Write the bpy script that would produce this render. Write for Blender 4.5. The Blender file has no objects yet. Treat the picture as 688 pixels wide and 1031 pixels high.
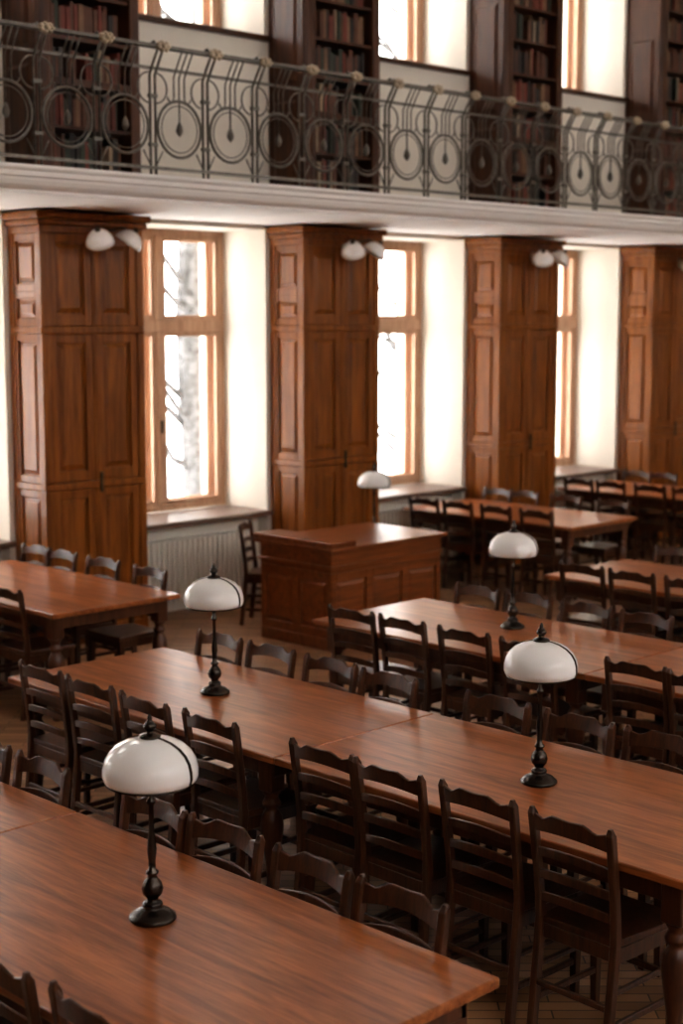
import bpy, bmesh, math, random
from mathutils import Vector, Matrix
random.seed(7)
S = bpy.context.scene
COL = S.collection

# ------------------------------------------------------------------ materials
def newmat(name):
    m = bpy.data.materials.new(name); m.use_nodes = True
    nt = m.node_tree
    return m, nt, nt.nodes['Principled BSDF']

def wood(name, c1, c2, rough=0.35, axis='Z', scale=1.0, coat=0.0, bump=0.02, spec=.5):
    m, nt, b = newmat(name)
    N, L = nt.nodes, nt.links
    tc = N.new('ShaderNodeTexCoord'); mp = N.new('ShaderNodeMapping')
    s = {'X': (1.0, 14, 14), 'Y': (14, 1.0, 14), 'Z': (14, 14, 1.0)}[axis]
    mp.inputs['Scale'].default_value = [v*scale for v in s]
    oi = N.new('ShaderNodeObjectInfo'); va = N.new('ShaderNodeVectorMath'); va.operation = 'ADD'
    sc = N.new('ShaderNodeVectorMath'); sc.operation = 'SCALE'; sc.inputs['Scale'].default_value = 7.0
    cmb = N.new('ShaderNodeCombineXYZ')
    for i in range(3): L.new(oi.outputs['Random'], cmb.inputs[i])
    L.new(cmb.outputs[0], sc.inputs[0])
    L.new(tc.outputs['Object'], va.inputs[0]); L.new(sc.outputs[0], va.inputs[1])
    L.new(va.outputs[0], mp.inputs['Vector'])
    n1 = N.new('ShaderNodeTexNoise'); n1.inputs['Scale'].default_value = 1.6
    n1.inputs['Detail'].default_value = 7; n1.inputs['Roughness'].default_value = .62
    n1.inputs['Distortion'].default_value = .6
    L.new(mp.outputs[0], n1.inputs['Vector'])
    mp2 = N.new('ShaderNodeMapping'); mp2.inputs['Scale'].default_value = [v*scale*4 for v in s]
    L.new(tc.outputs['Object'], mp2.inputs['Vector'])
    n2 = N.new('ShaderNodeTexNoise'); n2.inputs['Scale'].default_value = 2.0; n2.inputs['Detail'].default_value = 3
    L.new(mp2.outputs[0], n2.inputs['Vector'])
    mx = N.new('ShaderNodeMath'); mx.operation = 'MULTIPLY_ADD'
    L.new(n2.outputs['Fac'], mx.inputs[0]); mx.inputs[1].default_value = .35
    L.new(n1.outputs['Fac'], mx.inputs[2])
    r = N.new('ShaderNodeValToRGB')
    r.color_ramp.elements[0].position = .50; r.color_ramp.elements[0].color = (*c1, 1)
    r.color_ramp.elements[1].position = .84; r.color_ramp.elements[1].color = (*c2, 1)
    L.new(mx.outputs[0], r.inputs['Fac']); L.new(r.outputs['Color'], b.inputs['Base Color'])
    b.inputs['Roughness'].default_value = rough
    b.inputs['Specular IOR Level'].default_value = spec
    b.inputs['Coat Weight'].default_value = coat; b.inputs['Coat Roughness'].default_value = .25
    bp = N.new('ShaderNodeBump'); bp.inputs['Strength'].default_value = bump*4; bp.inputs['Distance'].default_value = .002
    L.new(n2.outputs['Fac'], bp.inputs['Height']); L.new(bp.outputs[0], b.inputs['Normal'])
    return m

def plain(name, c, rough=.5, metal=0.0, var=.12, nscale=6.0, sss=0):
    m, nt, b = newmat(name)
    N, L = nt.nodes, nt.links
    tc = N.new('ShaderNodeTexCoord'); n = N.new('ShaderNodeTexNoise')
    n.inputs['Scale'].default_value = nscale; n.inputs['Detail'].default_value = 4
    L.new(tc.outputs['Object'], n.inputs['Vector'])
    r = N.new('ShaderNodeValToRGB')
    r.color_ramp.elements[0].position = .3; r.color_ramp.elements[0].color = (*[v*(1-var) for v in c], 1)
    r.color_ramp.elements[1].position = .7; r.color_ramp.elements[1].color = (*[min(1, v*(1+var)) for v in c], 1)
    L.new(n.outputs['Fac'], r.inputs['Fac']); L.new(r.outputs['Color'], b.inputs['Base Color'])
    b.inputs['Roughness'].default_value = rough; b.inputs['Metallic'].default_value = metal
    if sss:
        b.inputs['Subsurface Weight'].default_value = sss
        b.inputs['Subsurface Radius'].default_value = (.02, .02, .02)
    return m

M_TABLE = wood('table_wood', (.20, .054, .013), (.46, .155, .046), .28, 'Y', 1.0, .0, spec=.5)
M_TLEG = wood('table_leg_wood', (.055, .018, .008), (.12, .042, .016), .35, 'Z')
M_CHAIR = wood('chair_wood', (.034, .013, .0058), (.095, .034, .0135), .28, 'Z', 1.5, .0, spec=.5)
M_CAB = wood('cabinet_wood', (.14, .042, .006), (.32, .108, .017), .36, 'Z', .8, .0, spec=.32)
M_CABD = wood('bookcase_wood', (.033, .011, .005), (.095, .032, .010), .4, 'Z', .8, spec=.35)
M_DESK = wood('desk_wood', (.13, .038, .010), (.28, .085, .022), .33, 'X', 1.0, .0, spec=.45)
M_FRAME = wood('window_frame_wood', (.40, .23, .14), (.58, .37, .24), .42, 'Z', 1.0)
M_SILL = plain('sill_stone', (.16, .11, .085), .4)
M_WALL = plain('wall_plaster', (.74, .69, .61), .85, 0, .03, 2)
M_WHITE = plain('white_plaster', (.86, .84, .81), .7, 0, .02, 3)
M_DIM = plain('dark_unseen_wall', (.30, .20, .14), .7, 0, .1, 2)  # unseen walls behind the camera, tone darkened to cut ambient bounce
M_RAD = plain('radiator_paint', (.78, .74, .66), .4, 0, .03)
M_IRON = plain('wrought_iron', (.15, .135, .115), .42, .6, .3, 20)
M_BRONZE = plain('dark_bronze', (.06, .048, .04), .25, .9, .3, 20)
M_BRASS = plain('aged_brass', (.50, .42, .31), .4, .4, .3, 30)
M_OPAL = plain('opal_glass', (.94, .93, .91), .10, 0, .01, 3, .3)
M_LOCK = plain('lock_brass', (.08, .06, .04), .35, .8)
M_BARK = plain('tree_bark', (.08, .08, .083), .9, 0, .8, 12)
BOOKS = [plain('book_'+n, c, .6, 0, .25, 9) for n, c in
         [('brown', (.10, .04, .022)), ('red', (.16, .035, .022)), ('tan', (.18, .10, .055)),
          ('green', (.035, .045, .03)), ('black', (.025, .02, .018)), ('cream', (.28, .21, .14))]]

def glassmat():
    m = bpy.data.materials.new('window_glass'); m.use_nodes = True
    nt = m.node_tree; N, L = nt.nodes, nt.links
    N.remove(N['Principled BSDF'])
    t = N.new('ShaderNodeBsdfTransparent'); g = N.new('ShaderNodeBsdfGlossy'); g.inputs['Roughness'].default_value = .02
    n = N.new('ShaderNodeTexNoise'); n.inputs['Scale'].default_value = 1.5
    ma = N.new('ShaderNodeMath'); ma.operation = 'MULTIPLY'; ma.inputs[1].default_value = .1
    L.new(n.outputs['Fac'], ma.inputs[0])
    x = N.new('ShaderNodeMixShader'); L.new(ma.outputs[0], x.inputs[0])
    L.new(t.outputs[0], x.inputs[1]); L.new(g.outputs[0], x.inputs[2])
    L.new(x.outputs[0], N['Material Output'].inputs[0])
    return m
M_GLASS = glassmat()

def parquet():
    m, nt, b = newmat('parquet_floor'); N, L = nt.nodes, nt.links
    tc = N.new('ShaderNodeTexCoord'); mp = N.new('ShaderNodeMapping')
    mp.inputs['Rotation'].default_value = (0, 0, math.radians(45))
    L.new(tc.outputs['Object'], mp.inputs['Vector'])
    br = N.new('ShaderNodeTexBrick'); br.inputs['Scale'].default_value = 2.2
    br.inputs['Color1'].default_value = (.22, .11, .05, 1); br.inputs['Color2'].default_value = (.44, .24, .12, 1)
    br.inputs['Mortar'].default_value = (.05, .025, .012, 1); br.inputs['Mortar Size'].default_value = .008
    br.inputs['Brick Width'].default_value = .9; br.inputs['Row Height'].default_value = .16
    L.new(mp.outputs[0], br.inputs['Vector'])
    L.new(br.outputs['Color'], b.inputs['Base Color']); b.inputs['Roughness'].default_value = .3
    return m
M_FLOOR = parquet()

# ------------------------------------------------------------------ mesh builder
class MB:
    def __init__(s, mats):
        s.bm = bmesh.new(); s.mats = mats
    def _mi(s, m):
        if m not in s.mats: s.mats.append(m)
        return s.mats.index(m)
    def box(s, lo, hi, mat, bev=0.0, M=None, seg=1):
        mi = s._mi(mat)
        lo = Vector(lo); hi = Vector(hi)
        c = (lo+hi)/2; d = hi-lo
        mt = Matrix.Translation(c) @ Matrix.Diagonal((abs(d.x), abs(d.y), abs(d.z), 1))
        if M is not None: mt = M @ mt
        r = bmesh.ops.create_cube(s.bm, size=1, matrix=mt)
        fs = set(f for v in r['verts'] for f in v.link_faces)
        for f in fs: f.material_index = mi
        if bev > 0:
            es = list(set(e for v in r['verts'] for e in v.link_edges))
            bmesh.ops.bevel(s.bm, geom=es, offset=bev, segments=seg, affect='EDGES', profile=.5, material=mi)
    def lathe(s, prof, mat, c=(0, 0, 0), seg=20, M=None, smooth=True):
        mi = s._mi(mat); rings = []
        for r, z in prof:
            ring = []
            for i in range(seg):
                a = 2*math.pi*i/seg
                p = Vector((c[0]+r*math.cos(a), c[1]+r*math.sin(a), c[2]+z))
                if M is not None: p = M @ p
                ring.append(s.bm.verts.new(p))
            rings.append(ring)
        for k in range(len(rings)-1):
            for i in range(seg):
                j = (i+1) % seg
                f = s.bm.faces.new((rings[k][i], rings[k][j], rings[k+1][j], rings[k+1][i]))
                f.material_index = mi; f.smooth = smooth
        for ring, rv in ((rings[0], True), (rings[-1], False)):
            if prof[0 if rv else -1][0] > 1e-6:
                f = s.bm.faces.new(list(reversed(ring)) if rv else ring); f.material_index = mi
    def tube(s, pts, r, mat, closed=False, seg=6):
        mi = s._mi(mat); pts = [Vector(p) for p in pts]; n = len(pts); rings = []
        for i, p in enumerate(pts):
            if closed: t = pts[(i+1) % n]-pts[i-1]
            else: t = pts[min(i+1, n-1)]-pts[max(i-1, 0)]
            t.normalize()
            ref = Vector((0, 1, 0)) if abs(t.y) < .9 else Vector((0, 0, 1))
            a = t.cross(ref).normalized(); b = t.cross(a)
            rr = r[i] if isinstance(r, (list, tuple)) else r
            rings.append([s.bm.verts.new(p+a*rr*math.cos(2*math.pi*k/seg)+b*rr*math.sin(2*math.pi*k/seg)) for k in range(seg)])
        m = n if closed else n-1
        for i in range(m):
            A, B = rings[i], rings[(i+1) % n]
            for k in range(seg):
                l = (k+1) % seg
                f = s.bm.faces.new((A[k], A[l], B[l], B[k])); f.material_index = mi; f.smooth = True
        if not closed:
            f = s.bm.faces.new(rings[0]); f.material_index = mi
            f = s.bm.faces.new(rings[-1]); f.material_index = mi
    def sweepgrid(s, rows, mat, smooth=False, capends=True):
        mi = s._mi(mat)
        R = [[s.bm.verts.new(Vector(p)) for p in row] for row in rows]
        n = len(R[0])
        for a, b in zip(R, R[1:]):
            for k in range(n):
                l = (k+1) % n
                f = s.bm.faces.new((a[k], a[l], b[l], b[k])); f.material_index = mi; f.smooth = smooth
        if capends:
            f = s.bm.faces.new(R[0]); f.material_index = mi
            f = s.bm.faces.new(R[-1]); f.material_index = mi
    def frustum(s, u0, u1, v0, v1, inset, d0, d1, mat, F):
        mi = s._mi(mat)
        o = [s.bm.verts.new(F(u, v, d0)) for u, v in ((u0, v0), (u1, v0), (u1, v1), (u0, v1))]
        i = [s.bm.verts.new(F(u, v, d1)) for u, v in ((u0+inset, v0+inset), (u1-inset, v0+inset), (u1-inset, v1-inset), (u0+inset, v1-inset))]
        fs = [s.bm.faces.new(i)]
        for k in range(4):
            l = (k+1) % 4
            fs.append(s.bm.faces.new((o[k], o[l], i[l], i[k])))
        for f in fs: f.material_index = mi
    def mesh(s, name):
        bmesh.ops.recalc_face_normals(s.bm, faces=s.bm.faces)
        me = bpy.data.meshes.new(name); s.bm.to_mesh(me); s.bm.free()
        for m in s.mats: me.materials.append(m)
        return me

def put(me, name, loc=(0, 0, 0), rz=0, parent=None):
    o = bpy.data.objects.new(name, me); COL.objects.link(o)
    o.location = loc; o.rotation_euler = (0, 0, rz)
    if parent: o.parent = parent
    return o

# ------------------------------------------------------------------ layout constants
YF = 10.30      # cabinet fronts
YW = 10.77      # wall plane
YG = 11.37      # window plane
PITCH = 2.875; CX0 = 6.90; CW = 1.02
ZS = 3.56       # soffit
ZB = 3.73       # balcony floor
YB = 9.0        # balcony edge
XMIN, XMAX = -5.0, 24.0
KS = range(-3, 6)
def cabx(k): return CX0 + PITCH*k

# ------------------------------------------------------------------ room shell
b = MB([]); b.box((XMIN-.3, -7.3, -.1), (XMAX+.3, 12.0, 0), M_FLOOR); put(b.mesh('floor'), 'floor')
b = MB([]); b.box((XMIN-.3, -7.3, 8.5), (XMAX+.3, 12.0, 8.7), M_WHITE); put(b.mesh('ceiling'), 'ceiling')
b = MB([]); b.box((XMAX, -7.0, 0), (XMAX+.3, 12.0, 8.5), M_WALL); put(b.mesh('wall_far'), 'wall_far')
b = MB([]); b.box((XMIN-.3, -7.0, 0), (XMIN, 12.0, 8.5), M_DIM); put(b.mesh('wall_near'), 'wall_near')

WZ0, WZ1 = .86, 3.52
UZ0, UZ1 = 5.28, 7.8
b = MB([])
YO = 11.75
ops = []
for k in KS:
    x0 = cabx(k)+CW+.20; x1 = cabx(k+1)-.05
    ops.append((k, x0, x1))
prev = XMIN
for (k, x0, x1) in ops:
    if x0 < prev: continue
    b.box((prev, YW, 0), (x0, YO, 8.5), M_WALL)
    b.box((x0, YW+.13, 0), (x1, YO, WZ0-.04), M_WALL)
    b.box((x0, YW, WZ1), (x1, YO, UZ0-.04), M_WALL)
    b.box((x0, YW, UZ1), (x1, YO, 8.5), M_WALL)
    prev = x1
b.box((prev, YW, 0), (XMAX, YO, 8.5), M_WALL)
put(b.mesh('wall_window_side'), 'wall_window_side')
# opposite wall with tall windows
b = MB([])
prev = XMIN
for i in range(8):
    x0 = XMIN+1.3+3.6*i; x1 = x0+1.25
    if x1 > XMAX: break
    b.box((prev, -7.0, 0), (x0, -6.6, 8.5), M_DIM)
    b.box((x0, -7.0, 0), (x1, -6.6, 4.2), M_DIM)
    b.box((x0, -7.0, 7.9), (x1, -6.6, 8.5), M_DIM)
    prev = x1
b.box((prev, -7.0, 0), (XMAX, -6.6, 8.5), M_DIM)
put(b.mesh('wall_opposite'), 'wall_opposite')

# windows
def window_mesh(w, h, tr):
    b = MB([])
    for yy in (0.0, .14):
        d = .05
        f = .06
        b.box((0, yy, 0), (f, yy+d, h), M_FRAME, .006); b.box((w-f, yy, 0), (w, yy+d, h), M_FRAME, .006)
        b.box((f, yy, 0), (w-f, yy+d, f), M_FRAME, .006); b.box((f, yy, h-f), (w-f, yy+d, h), M_FRAME, .006)
        b.box((w/2-.04, yy-.01, f), (w/2+.04, yy+d, h-f), M_FRAME, .006)
        b.box((f, yy-.015, tr-.055), (w-f, yy+d, tr+.055), M_FRAME, .006)
        for (a, c) in ((f, w/2-.04), (w/2+.04, w-f)):
            for (z0, z1) in ((f, tr-.055), (tr+.055, h-f)):
                s = .045
                b.box((a, yy+.01, z0), (a+s, yy+d-.005, z1), M_FRAME, .005); b.box((c-s, yy+.01, z0), (c, yy+d-.005, z1), M_FRAME, .005)
                b.box((a+s, yy+.01, z0), (c-s, yy+d-.005, z0+s), M_FRAME, .005); b.box((a+s, yy+.01, z1-s), (c-s, yy+d-.005, z1), M_FRAME, .005)
                b.box((a+s, yy+.03, z0+s), (c-s, yy+.034, z1-s), M_GLASS)
    b.box((0, .05, 0), (.03, .14, h), M_FRAME); b.box((w-.03, .05, 0), (w, .14, h), M_FRAME)
    b.box((.03, .05, 0), (w-.03, .14, .03), M_FRAME); b.box((.03, .05, h-.03), (w-.03, .14, h), M_FRAME)
    b.box((w/2-.012, -.03, .75), (w/2+.012, -.01, .87), M_LOCK, .004)
    return b.mesh('window')
ww = ops[0][2]-ops[0][1]
WM = window_mesh(ww, WZ1-WZ0, 2.62-WZ0); WMU = window_mesh(ww, UZ1-UZ0, 1.8)
sb = MB([]); sb.box((-.02, YW-.07, -.045), (ww+.02, YG, 0), M_SILL, .008); SM = sb.mesh('window_sill')
sb = MB([]); sb.box((-.04, YW-.07, -.045), (ww+.04, YG, 0), M_CABD, .008); SMU = sb.mesh('window_sill_upper')
# radiator
rb = MB([])
nsec = 22
for i in range(nsec):
    x = .06*i
    for yy in (0, .07):
        rb.tube([(x, yy, .10), (x, yy, .14), (x, yy, .66), (x, yy, .69)], [.012, .02, .02, .012], M_RAD, seg=8)
    rb.box((x-.026, 0, .11), (x+.026, .07, .16), M_RAD, .008); rb.box((x-.026, 0, .63), (x+.026, .07, .68), M_RAD, .008)
for i in (0, nsec-1):
    rb.box((.06*i-.015, 0, 0), (.06*i+.015, .07, .12), M_RAD, .005)
rb.tube([(0, .035, .14), (-.07, .035, .14), (-.09, .035, .10), (-.09, .035, .0)], .012, M_RAD, seg=8)
RM = rb.mesh('radiator')
n = 1
for (k, x0, x1) in ops:
    put(WM, 'window_%d' % n, (x0, YG, WZ0)); n += 1
    put(SM, 'trim_sill_%d' % n, (x0, 0, WZ0)); put(SMU, 'trim_sill_upper_%d' % n, (x0, 0, UZ0))
    put(WMU, 'window_%d' % n, (x0, YG, UZ0)); n += 1
    put(RM, 'radiator', (x0+(ww-.06*(nsec-1))/2, YW+.02, 0))

# ------------------------------------------------------------------ balcony
b = MB([])
b.box((XMIN, YB+.12, ZS), (XMAX, YW-.002, ZB), M_WHITE)
prof = [(YB+.14, ZS-.0), (YB+.10, ZS+.0), (YB+.10, ZS+.02), (YB+.075, ZS+.03), (YB+.05, ZS+.05), (YB+.035, ZS+.08), (YB+.03, ZS+.10), (YB+.0, ZS+.105),
        (YB+.0, ZB-.03), (YB-.02, ZB-.025), (YB-.03, ZB-.01), (YB-.03, ZB+.01), (YB+.14, ZB+.01)]
b.sweepgrid([[(XMIN, y, z) for y, z in prof], [(XMAX, y, z) for y, z in prof]], M_WHITE)
put(b.mesh('balcony'), 'balcony')

# railing
b = MB([])
P = .5; x = XMIN+.1; yr = YB+.05
ztop = 4.667
def ring(cx, cz, r, rad, y=yr, a0=0, a1=2*math.pi, n=26):
    full = abs(a1-a0-2*math.pi) < 1e-6
    m = n if full else n+1
    b.tube([(cx+r*math.cos(a0+(a1-a0)*i/n), y, cz+r*math.sin(a0+(a1-a0)*i/n)) for i in range(m)], rad, M_IRON, closed=full, seg=6)
def bar(p0, p1, r): b.tube([p0, p1], r, M_IRON, seg=6)
L0, L1 = XMIN+.05, XMAX-.05
b.box((L0, yr-.028, ztop-.014), (L1, yr+.028, ztop+.014), M_IRON, .004)
b.box((L0, yr-.13, ztop-.03), (L1, yr-.10, ztop-.008), M_IRON)
b.box((L0, yr-.012, 4.50), (L1, yr+.012, 4.52), M_IRON)
b.box((L0, yr-.012, ZB+.055), (L1, yr+.012, ZB+.078), M_IRON)
off = (7.07-x) % P
x = x+off
while x < XMAX-.6:
    for dx in (-.024, .024):
        b.tube([(x+dx, yr, ZB+.01), (x+dx, yr, 4.46), (x+dx, yr-.05, 4.55), (x+dx, yr-.11, ztop-.02), (x+dx, yr-.06, ztop+.02), (x+dx, yr, ztop)], .0105, M_IRON, seg=6)
    for zz in (3.95, 4.30): b.box((x-.036, yr-.014, zz), (x+.036, yr+.014, zz+.025), M_IRON)
    cx = x+P/2
    ring(cx, 4.09, .205, .0115)
    ring(cx, 4.09, .17, .005)
    ring(x+.024, 4.37, .11, .007, a0=-math.pi/2, a1=math.pi/2, n=12)
    ring(x-.024+P, 4.37, .11, .007, a0=math.pi/2, a1=1.5*math.pi, n=12)
    for dx in (-.05, 0, .05):
        b.tube([(cx+dx, yr-.11, ztop-.02), (cx+dx, yr-.05, 4.55), (cx+dx, yr, 4.46), (cx+dx, yr, 4.32 if dx else 4.14)], .0065, M_IRON, seg=5)
    for sg in (-1, 1):
        b.tube([(cx+sg*(.05+.03*(1-math.cos(t))), yr, 4.32+(-.035)*math.sin(t)) for t in [math.pi*j/8 for j in range(9)]], .0065, M_IRON, seg=5)
    b.lathe([(0, -.055), (.02, -.032), (.028, -.01), (.022, .02), (.009, .05), (0, .065)], M_IRON, (cx, yr, 4.09), 8)
    bar((cx-.16, yr, 3.92), (cx-.225, yr, 3.81), .006); bar((cx+.16, yr, 3.92), (cx+.225, yr, 3.81), .006)
    for a in range(7):
        an = a*math.pi/3.5
        b.lathe([(0, -.022), (.020, -.006), (.022, .006), (0, .02)], M_BRASS, (x+.046*math.cos(an), yr-.135, ztop-.02+.026*math.sin(an)), 8)
    b.lathe([(0, -.026), (.024, 0), (0, .026)], M_BRASS, (x, yr-.15, ztop-.02), 8)
    x += P
put(b.mesh('balcony_railing'), 'balcony_railing')

# ------------------------------------------------------------------ lower cabinets
def cabinet_mesh():
    b = MB([]); D = YW-YF-.003; W = CW; H = ZS-.02
    m = M_CAB
    b.box((.03, .03, .12), (W-.03, D, H-.05), m)
    b.box((0, 0, 0), (W, D, .13), m, .006)
    b.box((-.0, -.0, H-.17), (W+.0, D, H-.11), m, .006)
    b.box((-.03, -.03, H-.11), (W+.03, D, H-.06), m, .012)
    b.box((-.055, -.055, H-.06), (W+.055, D, H), m, .012)
    b.box((.0, .0, 1.30), (W, D, 1.36), m, .008)
    b.box((.0, .0, 2.57), (W, D, 2.63), m, .008)
    bands = [(.13, 1.30), (1.36, 2.57), (2.63, H-.17)]
    Ff = lambda u, v, n: Vector((u, .03-n, v))
    for (z0, z1) in bands:
        b.box((0, 0, z0), (.07, .07, z1), m, .004); b.box((W-.07, 0, z0), (W, .07, z1), m, .004)
        b.box((W/2-.012, .008, z0), (W/2+.012, .03, z1), m, .004)
        for (u0, u1) in ((.07, W/2-.012), (W/2+.012, W-.07)):
            s = .075; t0 = .010
            b.box((u0+.004, t0, z0+.005), (u0+s, .03, z1-.005), m, .003); b.box((u1-s, t0, z0+.005), (u1-.004, .03, z1-.005), m, .003)
            b.box((u0+s, t0, z0+.005), (u1-s, .03, z0+s+.02), m, .003); b.box((u0+s, t0, z1-s), (u1-s, .03, z1-.005), m, .003)
            b.frustum(u0+s+.012, u1-s-.012, z0+s+.035, z1-s-.012, .035, .0, .020, m, Ff)
    for (z0, z1) in bands:
        for side in (0, 1):
            X = 0 if side == 0 else W
            sg = 1 if side == 0 else -1
            def bx(y0, y1, a, c, t):
                lo = min(X+sg*t, X+sg*.03); hi = max(X+sg*t, X+sg*.03)
                b.box((lo, y0, a), (hi, y1, c), m, .003)
            bx(D-.07, D, z0, z1, 0.0)
            ya, yb = .07, D-.07
            mids = [(z0, z1)]
            if z0 > 2.6: mids = [(z0, z0+.28), (z0+.28, z1)]
            for (a, c) in mids:
                bx(ya, ya+.03, a, c, .01); bx(yb-.03, yb, a, c, .01)
                bx(ya+.03, yb-.03, a, a+.06, .01); bx(ya+.03, yb-.03, c-.06, c, .01)
                F2 = (lambda u, v, n: Vector((.03-n, u, v))) if side == 0 else (lambda u, v, n: Vector((W-.03+n, u, v)))
                b.frustum(ya+.045, yb-.045, a+.075, c-.075, .03, 0, .016, m, F2)
    for zz in (1.27, 1.40):
        b.lathe([(.008, 0), (.012, .01), (.006, .035)], M_LOCK, (0, 0, 0), 8, M=Matrix.Translation((W/2+.04, .01, zz)) @ Matrix.Rotation(math.radians(90), 4, 'X'))
    b.box((W/2+.025, -.012, 1.27), (W/2+.055, .0, 1.43), M_LOCK, .002)
    return b.mesh('wooden_cabinet')
CM = cabinet_mesh()

def bookcase_mesh(k):
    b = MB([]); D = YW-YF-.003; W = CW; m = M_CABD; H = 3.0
    b.box((0, 0, 0), (.17, D, H), m, .006); b.box((W-.10, 0, 0), (W, D, H), m, .006)
    b.box((.17, D-.03, 0), (W-.1, D, H), m)
    b.box((-.02, -.02, 0), (W+.02, D, .12), m, .008)
    b.box((.17, 0, .8), (W-.1, D-.03, .86), m, .004)
    b.box((-.05, -.05, H), (W+.05, D, H+.12), m, .02)
    F2 = lambda u, v, n: Vector((-n, u, v))
    b.frustum(.08, D-.08, .2, .95, .03, 0, .016, m, F2); b.frustum(.08, D-.08, 1.1, 2.2, .03, 0, .016, m, F2)
    Ff = lambda u, v, n: Vector((u, -n, v))
    b.frustum(.03, .14, .2, 2.8, .02, 0, .012, m, Ff)
    z = .12; sh = []
    while z < H-.1:
        b.box((.17, .02, z), (W-.1, D-.03, z+.025), m, .002); sh.append(z+.025); z += .345
    return b.mesh('bookcase'), sh
def books_mesh(sh, seed):
    rnd = random.Random(seed); b = MB([])
    for z in sh:
        if z > 2.7: continue
        x = .19
        while x < CW-.16:
            t = rnd.uniform(.025, .055); h = rnd.uniform(.22, .30)
            if rnd.random() < .06: x += rnd.uniform(.03, .1)
            if x+t > CW-.12: break
            b.box((x, .07+rnd.uniform(0, .02), z), (x+t-.003, .30, z+h), rnd.choices(BOOKS, weights=[5, 3, 2, 1.5, 4, .6])[0])
            x += t
    return b.mesh('shelf_books')

def sconce_mesh():
    b = MB([])
    b.lathe([(.05, 0), (.05, .015), (.02, .03), (.012, .06)], M_BRASS, (0, 0, 0), 14, M=Matrix.Rotation(math.radians(90), 4, 'X'))
    for sg in (-1, 1):
        b.tube([(0, -.05, 0), (sg*.05, -.12, .05), (sg*.12, -.2, .07), (sg*.17, -.26, .03)], .009, M_LOCK, seg=8)
        M = Matrix.Translation((sg*.165, -.27, .0)) @ Matrix.Rotation(math.radians(sg*28), 4, 'Y') @ Matrix.Rotation(math.radians(22), 4, 'X')
        b.lathe([(.0, .045), (.03, .043), (.06, .03), (.085, .005), (.108, -.035), (.118, -.07), (.112, -.07), (.08, -.0), (.05, .02), (.0, .03)], M_OPAL, (0, 0, 0), 24, M=M)
        b.lathe([(.02, .075), (.022, .045), (.018, .04)], M_LOCK, (0, 0, 0), 12, M=M)
    return b.mesh('sconce')
WL = sconce_mesh()
for k in KS:
    cx = cabx(k)
    if cx < XMIN+.2 : continue
    put(CM, 'wooden_cabinet', (cx, YF, 0))
    bmesh_, sh = bookcase_mesh(k)
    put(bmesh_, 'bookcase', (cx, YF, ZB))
    put(books_mesh(sh, 50+k), 'shelf_books', (cx, YF, ZB))
    put(WL, 'glass_sconce', (cx+.54, YF+.0, 3.35))

# ------------------------------------------------------------------ table
TW, TL = 1.08, 2.15
def table_mesh():
    b = MB([])
    b.box((-TW/2, -TL/2, .725), (TW/2, TL/2, .76), M_TABLE, .007, seg=2)
    ai = .07
    for sg in (-1, 1):
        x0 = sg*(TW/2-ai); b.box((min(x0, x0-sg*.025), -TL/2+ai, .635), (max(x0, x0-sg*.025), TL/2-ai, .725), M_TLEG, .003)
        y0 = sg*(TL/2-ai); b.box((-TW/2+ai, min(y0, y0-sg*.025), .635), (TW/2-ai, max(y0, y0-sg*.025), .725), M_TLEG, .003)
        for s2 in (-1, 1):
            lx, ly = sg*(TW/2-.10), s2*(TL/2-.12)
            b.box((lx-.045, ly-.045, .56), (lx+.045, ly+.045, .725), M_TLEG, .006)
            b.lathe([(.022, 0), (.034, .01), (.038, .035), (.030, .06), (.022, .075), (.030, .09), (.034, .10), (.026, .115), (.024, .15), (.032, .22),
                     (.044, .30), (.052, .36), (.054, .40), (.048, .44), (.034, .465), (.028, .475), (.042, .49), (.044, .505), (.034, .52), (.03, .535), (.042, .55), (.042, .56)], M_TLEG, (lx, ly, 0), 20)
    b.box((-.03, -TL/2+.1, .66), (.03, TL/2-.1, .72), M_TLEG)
    return b.mesh('reading_table')
TM = table_mesh()

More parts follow.
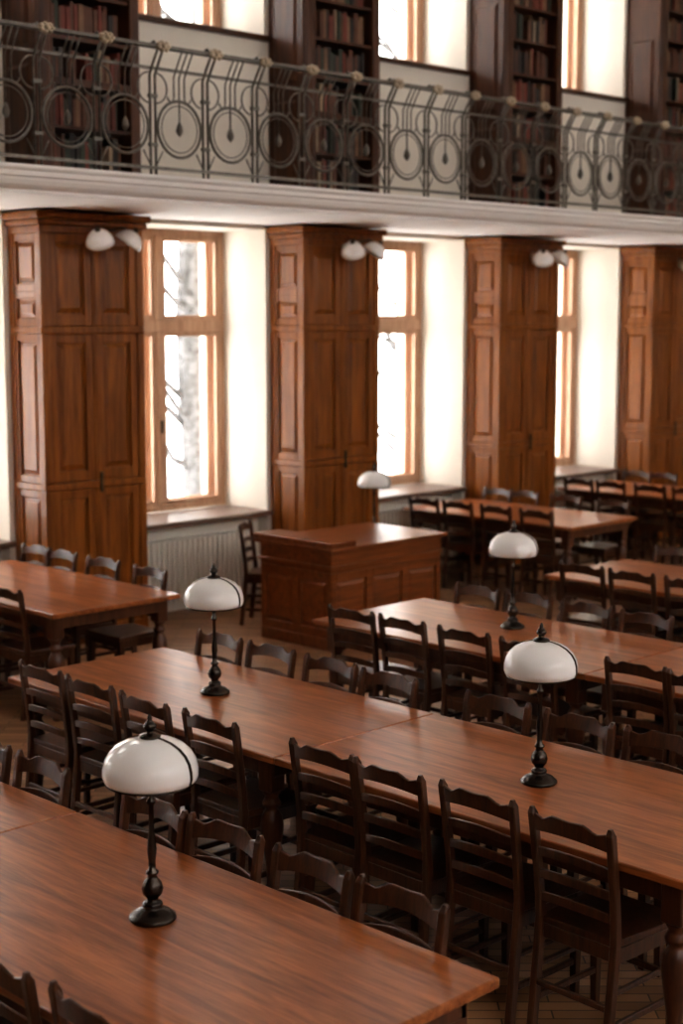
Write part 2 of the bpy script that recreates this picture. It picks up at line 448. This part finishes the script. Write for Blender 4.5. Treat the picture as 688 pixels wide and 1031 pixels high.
# ------------------------------------------------------------------ chair (faces +Y, back at -Y)
def chair_mesh():
    b = MB([]); m = M_CHAIR
    ys = lambda z: -.185 - (.0 if z > .46 else (.46-z)*.10) - (max(0, z-.46)**1.3)*.16
    hw = .175
    out = []
    for t in range(9):
        u = -1+2*t/8; out.append((u*.205, .205-.015*u*u*u*u))
    out += [(.178, -.19), (-.178, -.19)]
    def loop(s, z): return [(x*s, y*s, z) for x, y in out]
    b.sweepgrid([loop(.97, .435), loop(1.0, .441), loop(1.0, .458), loop(.985, .465)], m)
    b.box((-.17, .155, .38), (.17, .175, .436), m, .003); b.box((-.16, -.19, .38), (.16, -.17, .436), m, .003)
    for sg in (-1, 1):
        b.sweepgrid([[(sg*.165, -.18, .38), (sg*.185, -.18, .38), (sg*.185, -.18, .436), (sg*.165, -.18, .436)],
                     [(sg*.17, .17, .38), (sg*.19, .17, .38), (sg*.19, .17, .436), (sg*.17, .17, .436)]], m)
        fx, fy = sg*.18, .165
        rows = []
        for z, h in ((0, .013), (.2, .016), (.36, .019), (.436, .019)):
            rows.append([(fx-h, fy-h, z), (fx+h, fy-h, z), (fx+h, fy+h, z), (fx-h, fy+h, z)])
        b.sweepgrid(rows, m)
        rows = []
        for z in (0, .12, .25, .38, .46, .55, .65, .75, .83, .875, .892, .90):
            y = ys(z); w = .0155 if z < .88 else (.013 if z < .895 else .006); d = .019 if z < .5 else .016
            if z > .89: d = .008
            x = sg*(hw+(.006*(z-.46)/.44 if z > .46 else 0))
            c = .004 if z < .895 else .001
            rows.append([(x-w+c, y-d, z), (x+w-c, y-d, z), (x+w, y-d+c, z), (x+w, y+d-c, z), (x+w-c, y+d, z), (x-w+c, y+d, z), (x-w, y+d-c, z), (x-w, y-d+c, z)])
        b.sweepgrid(rows, m)
        b.box((sg*.177-.009, -.19, .13), (sg*.177+.009, .16, .155), m, .003)
        b.box((sg*.177-.009, -.185, .26), (sg*.177+.009, .16, .28), m, .003)
    b.box((-.175, .155, .22), (.175, .173, .245), m, .003)
    b.box((-.17, -.225, .20), (.17, -.207, .225), m, .003)
    def slat(zb, zt, th=.009, bow=.022, wid=hw):
        rows = []; n = 20
        for i in range(n+1):
            u = -1+2*i/n
            z0, z1 = zb(u), zt(u)
            zc = (z0+z1)/2
            yb = ys(zc)-bow*(1-u*u)+.0
            dy = ys(z1)-ys(z0)
            c = .003
            rows.append([(u*wid, yb-dy/2-th, z0), (u*wid, yb-dy/2+th, z0), (u*wid, yb+dy/2+th*.7, z1-c), (u*wid, yb+dy/2+th*.7-c, z1), (u*wid, yb+dy/2-th*.7+c, z1), (u*wid, yb+dy/2-th*.7, z1-c)])
        b.sweepgrid(rows, m)
    for zc in (.545, .635, .725):
        slat(lambda u, z=zc: z-.016+.014*(1-u*u), lambda u, z=zc: z+.016+.020*(1-u*u))
    def crest(u):
        a = abs(u)
        if a < .35: return .895-.004*math.cos(a/.35*math.pi/2)
        if a < .72: 
            t = (a-.35)/.37; return .895-.027*(t*t*(3-2*t))
        t = (a-.72)/.28; return .868+.014*t
    slat(lambda u: .808+.020*(1-u*u), crest, .010, .024, hw+.004)
    return b.mesh('library_chair')
CH = chair_mesh()

def chair(x, y, face, jit=True):
    j = random.uniform
    rz = face
    if jit: rz += math.radians(j(-2.5, 2.5)); 
    put(CH, 'library_chair', (x, y, 0), rz)
FX = -math.pi/2   # faces +X
FNX = math.pi/2   # faces -X
def table_with_chairs(cx, cy, near, far):
    put(TM, 'reading_table', (cx, cy, 0))
    for y in near: chair(cx-TW/2+.195-random.uniform(0, .03), y, FX)
    for y in far: chair(cx+TW/2-.195+random.uniform(0, .03), y, FNX)
cyA, cyB = 3.785, 5.94
nearA = [3.18, 3.64, 4.10, 4.50]; nearB = [5.22, 5.70, 6.18, 6.62]
farA = [3.13, 3.58, 4.02, 4.5]; farB = [5.21, 5.66, 6.14, 6.57]
table_with_chairs(2.83, cyA, [3.18, 3.64, 4.08, 4.5], [3.15, 3.57, 4.02, 4.43])
table_with_chairs(2.83, cyB, nearB, [5.18, 5.62, 6.1, 6.55])
table_with_chairs(4.96, cyA, nearA, farA)
table_with_chairs(4.96, cyB, nearB, farB)
for cx in (7.24, 9.68, 12.1):
    d = -.03
    table_with_chairs(cx, cyA+d, [y+d for y in nearA], [y+d for y in farA])
    table_with_chairs(cx, cyB+d, [y+d for y in nearB], [y+d for y in farB])
for cx in (6.13, 11.93, 14.55, 17.2):
    table_with_chairs(cx, 9.38 if cx < 7 else 9.46, [8.77, 9.25, 9.75, 10.2], [8.72, 9.3, 9.85, 10.2])

# ------------------------------------------------------------------ table lamps
def lamp_mesh():
    b = MB([])
    b.lathe([(.074, 0), (.078, .006), (.076, .014), (.066, .02), (.062, .026), (.05, .032), (.036, .038), (.03, .045), (.034, .052), (.03, .06),
             (.018, .066), (.02, .074), (.032, .088), (.036, .105), (.03, .125), (.018, .14), (.014, .15), (.021, .156), (.021, .162), (.012, .17),
             (.012, .2), (.016, .235), (.014, .26), (.009, .30), (.0085, .385), (.015, .392), (.015, .40), (.008, .41), (.009, .46), (.024, .475), (.024, .50), (.01, .515), (.008, .60)], M_BRONZE, (0, 0, 0), 28)
    z0 = .465
    outer = [(.142, 0), (.150, .006), (.1545, .022), (.1535, .047), (.147, .072), (.133, .096), (.110, .117), (.079, .133), (.048, .142), (.02, .146)]
    inner = [(r-.005, z-.003 if z > .01 else z) for r, z in reversed(outer)]
    b.lathe([(r, z+z0) for r, z in outer+inner+[(.142, 0)]][:], M_OPAL, (0, 0, 0), 48)
    b.lathe([(.034, .608), (.036, .614), (.028, .620), (.014, .624), (.011, .632), (.02, .640), (.022, .648), (.014, .658), (.007, .666), (.009, .672), (.005, .682), (0, .688)], M_BRONZE, (0, 0, 0), 20)
    for az in (-72, 108):
        a = math.radians(az); ca, sa = math.cos(a), math.sin(a)
        rows = []
        for r, z in outer:
            tx, ty = -sa*.0055, ca*.0055
            ro = r+.003; ri = r-.001
            rows.append([(ro*ca-tx, ro*sa-ty, z+z0+.002), (ro*ca+tx, ro*sa+ty, z+z0+.002), (ri*ca+tx, ri*sa+ty, z+z0), (ri*ca-tx, ri*sa-ty, z+z0)])
        b.sweepgrid(rows, M_BRONZE)
    ringp = [(.1425, z0), (.1465, z0-.004), (.138, z0-.005), (.137, z0)]
    b.lathe(ringp, M_BRONZE, (0, 0, 0), 48)
    return b.mesh('table_lamp')
LM = lamp_mesh()
for (x, y, z) in ((2.91, 3.79, .76), (4.99, 5.94, .76), (4.965, 3.80, .76), (7.41, 5.90, .76), (10.02, 9.62, .69)):
    put(LM, 'table_lamp', (x, y, z))

# ------------------------------------------------------------------ librarian desk
def desk_mesh():
    b = MB([]); m = M_DESK; W, D = 1.38, .90
    b.box((.04, .04, .08), (W-.04, D-.04, .66), m)
    b.box((.02, .02, 0), (W-.02, D-.02, .10), m, .008)
    b.box((.02, .02, .64), (W-.02, D-.02, .68), m, .008)
    b.box((.0, .0, .68), (W, D, .70), m, .006)
    b.box((.02, .02, .70), (W-.02, D-.02, .82), m, .004)
    b.box((-.02, -.02, .82), (W+.02, D+.02, .85), m, .008, seg=2)
    b.box((-.02, -.02, .85), (.27, D+.02, .90), m, .008, seg=2)
    for axis in (0, 1):
        Ln = W if axis == 0 else D
        F = (lambda u, v, n: Vector((u, .04-n, v))) if axis == 0 else (lambda u, v, n: Vector((.04-n, u, v)))
        N = 3 if axis == 0 else 2
        def bx(u0, u1, z0, z1):
            if axis == 0: b.box((u0, .022, z0), (u1, .04, z1), m, .003)
            else: b.box((.022, u0, z0), (.04, u1, z1), m, .003)
        step = (Ln-.08)/N
        for i in range(N+1):
            c = .04+i*step
            bx(max(.025, c-.04), min(Ln-.025, c+.04), .10, .64)
        for i in range(N):
            u0 = .04+i*step+.04; u1 = u0+step-.08
            bx(u0, u1, .10, .17); bx(u0, u1, .57, .64)
            b.frustum(u0+.01, u1-.01, .18, .56, .03, 0, .014, m, F)
    return b.mesh('librarian_desk')
put(desk_mesh(), 'librarian_desk', (8.46, 8.60, 0))
b = MB([])
b.box((0, 0, .66), (.55, .6, .69), M_DESK, .006)
for px in (.03, .48):
    for py in (.03, .53): b.box((px, py, 0), (px+.04, py+.04, .66), M_TLEG, .004)
b.box((.04, .04, .58), (.51, .56, .66), M_TLEG, .003)
put(b.mesh('side_table'), 'side_table', (9.9-.02, 9.3, 0))
chair(8.96, 9.87, math.pi+.6, False)

# ------------------------------------------------------------------ outside trees
def tree(x, y):
    b = MB([])
    pts = []; rr = []
    for i in range(14):
        pts.append((x+.10*math.sin(i*.9)+.02*i, y, -1+i*.75)); rr.append(.24-.011*i)
    b.tube(pts, rr, M_BARK, seg=12)
    rnd = random.Random(int(x*10))
    for i in range(26):
        h = rnd.uniform(.5, 7); a = rnd.choice((-1, 1))
        p = [(x+.02*h, y, h)]
        for j in range(1, 6):
            p.append((x+a*j*.28+rnd.uniform(-.06, .06), y+rnd.uniform(-.1, .1), h+j*.22+rnd.uniform(-.08, .08)))
        b.tube(p, [.05, .04, .03, .02, .014, .008], M_BARK, seg=6)
    put(b.mesh('bare_tree'), 'bare_tree')
tree(11.85, 14.5); tree(16.85, 15.5); tree(21.5, 15)

# ------------------------------------------------------------------ light
w = bpy.data.worlds.new('World'); S.world = w; w.use_nodes = True
bg = w.node_tree.nodes['Background']; bg.inputs[0].default_value = (1.0, .98, .95, 1); bg.inputs[1].default_value = 10.0

# ------------------------------------------------------------------ camera
cam = bpy.data.cameras.new('camera'); co = bpy.data.objects.new('camera', cam); COL.objects.link(co)
cam.sensor_fit = 'VERTICAL'; cam.sensor_height = 36; cam.lens = 1527/1031*36
co.location = (0, 0, 2.71)
co.rotation_euler = (math.radians(90-7.35), 0, math.radians(-44.92))
cam.dof.use_dof = True; cam.dof.focus_distance = 6.0; cam.dof.aperture_fstop = 2.2
cam.clip_end = 200
S.camera = co
S.view_settings.view_transform = 'Standard'
for lk in ('Medium High Contrast', 'High Contrast', 'None'):
    try:
        S.view_settings.look = lk; print('LOOK', lk); break
    except Exception as e:
        print('no look', lk)
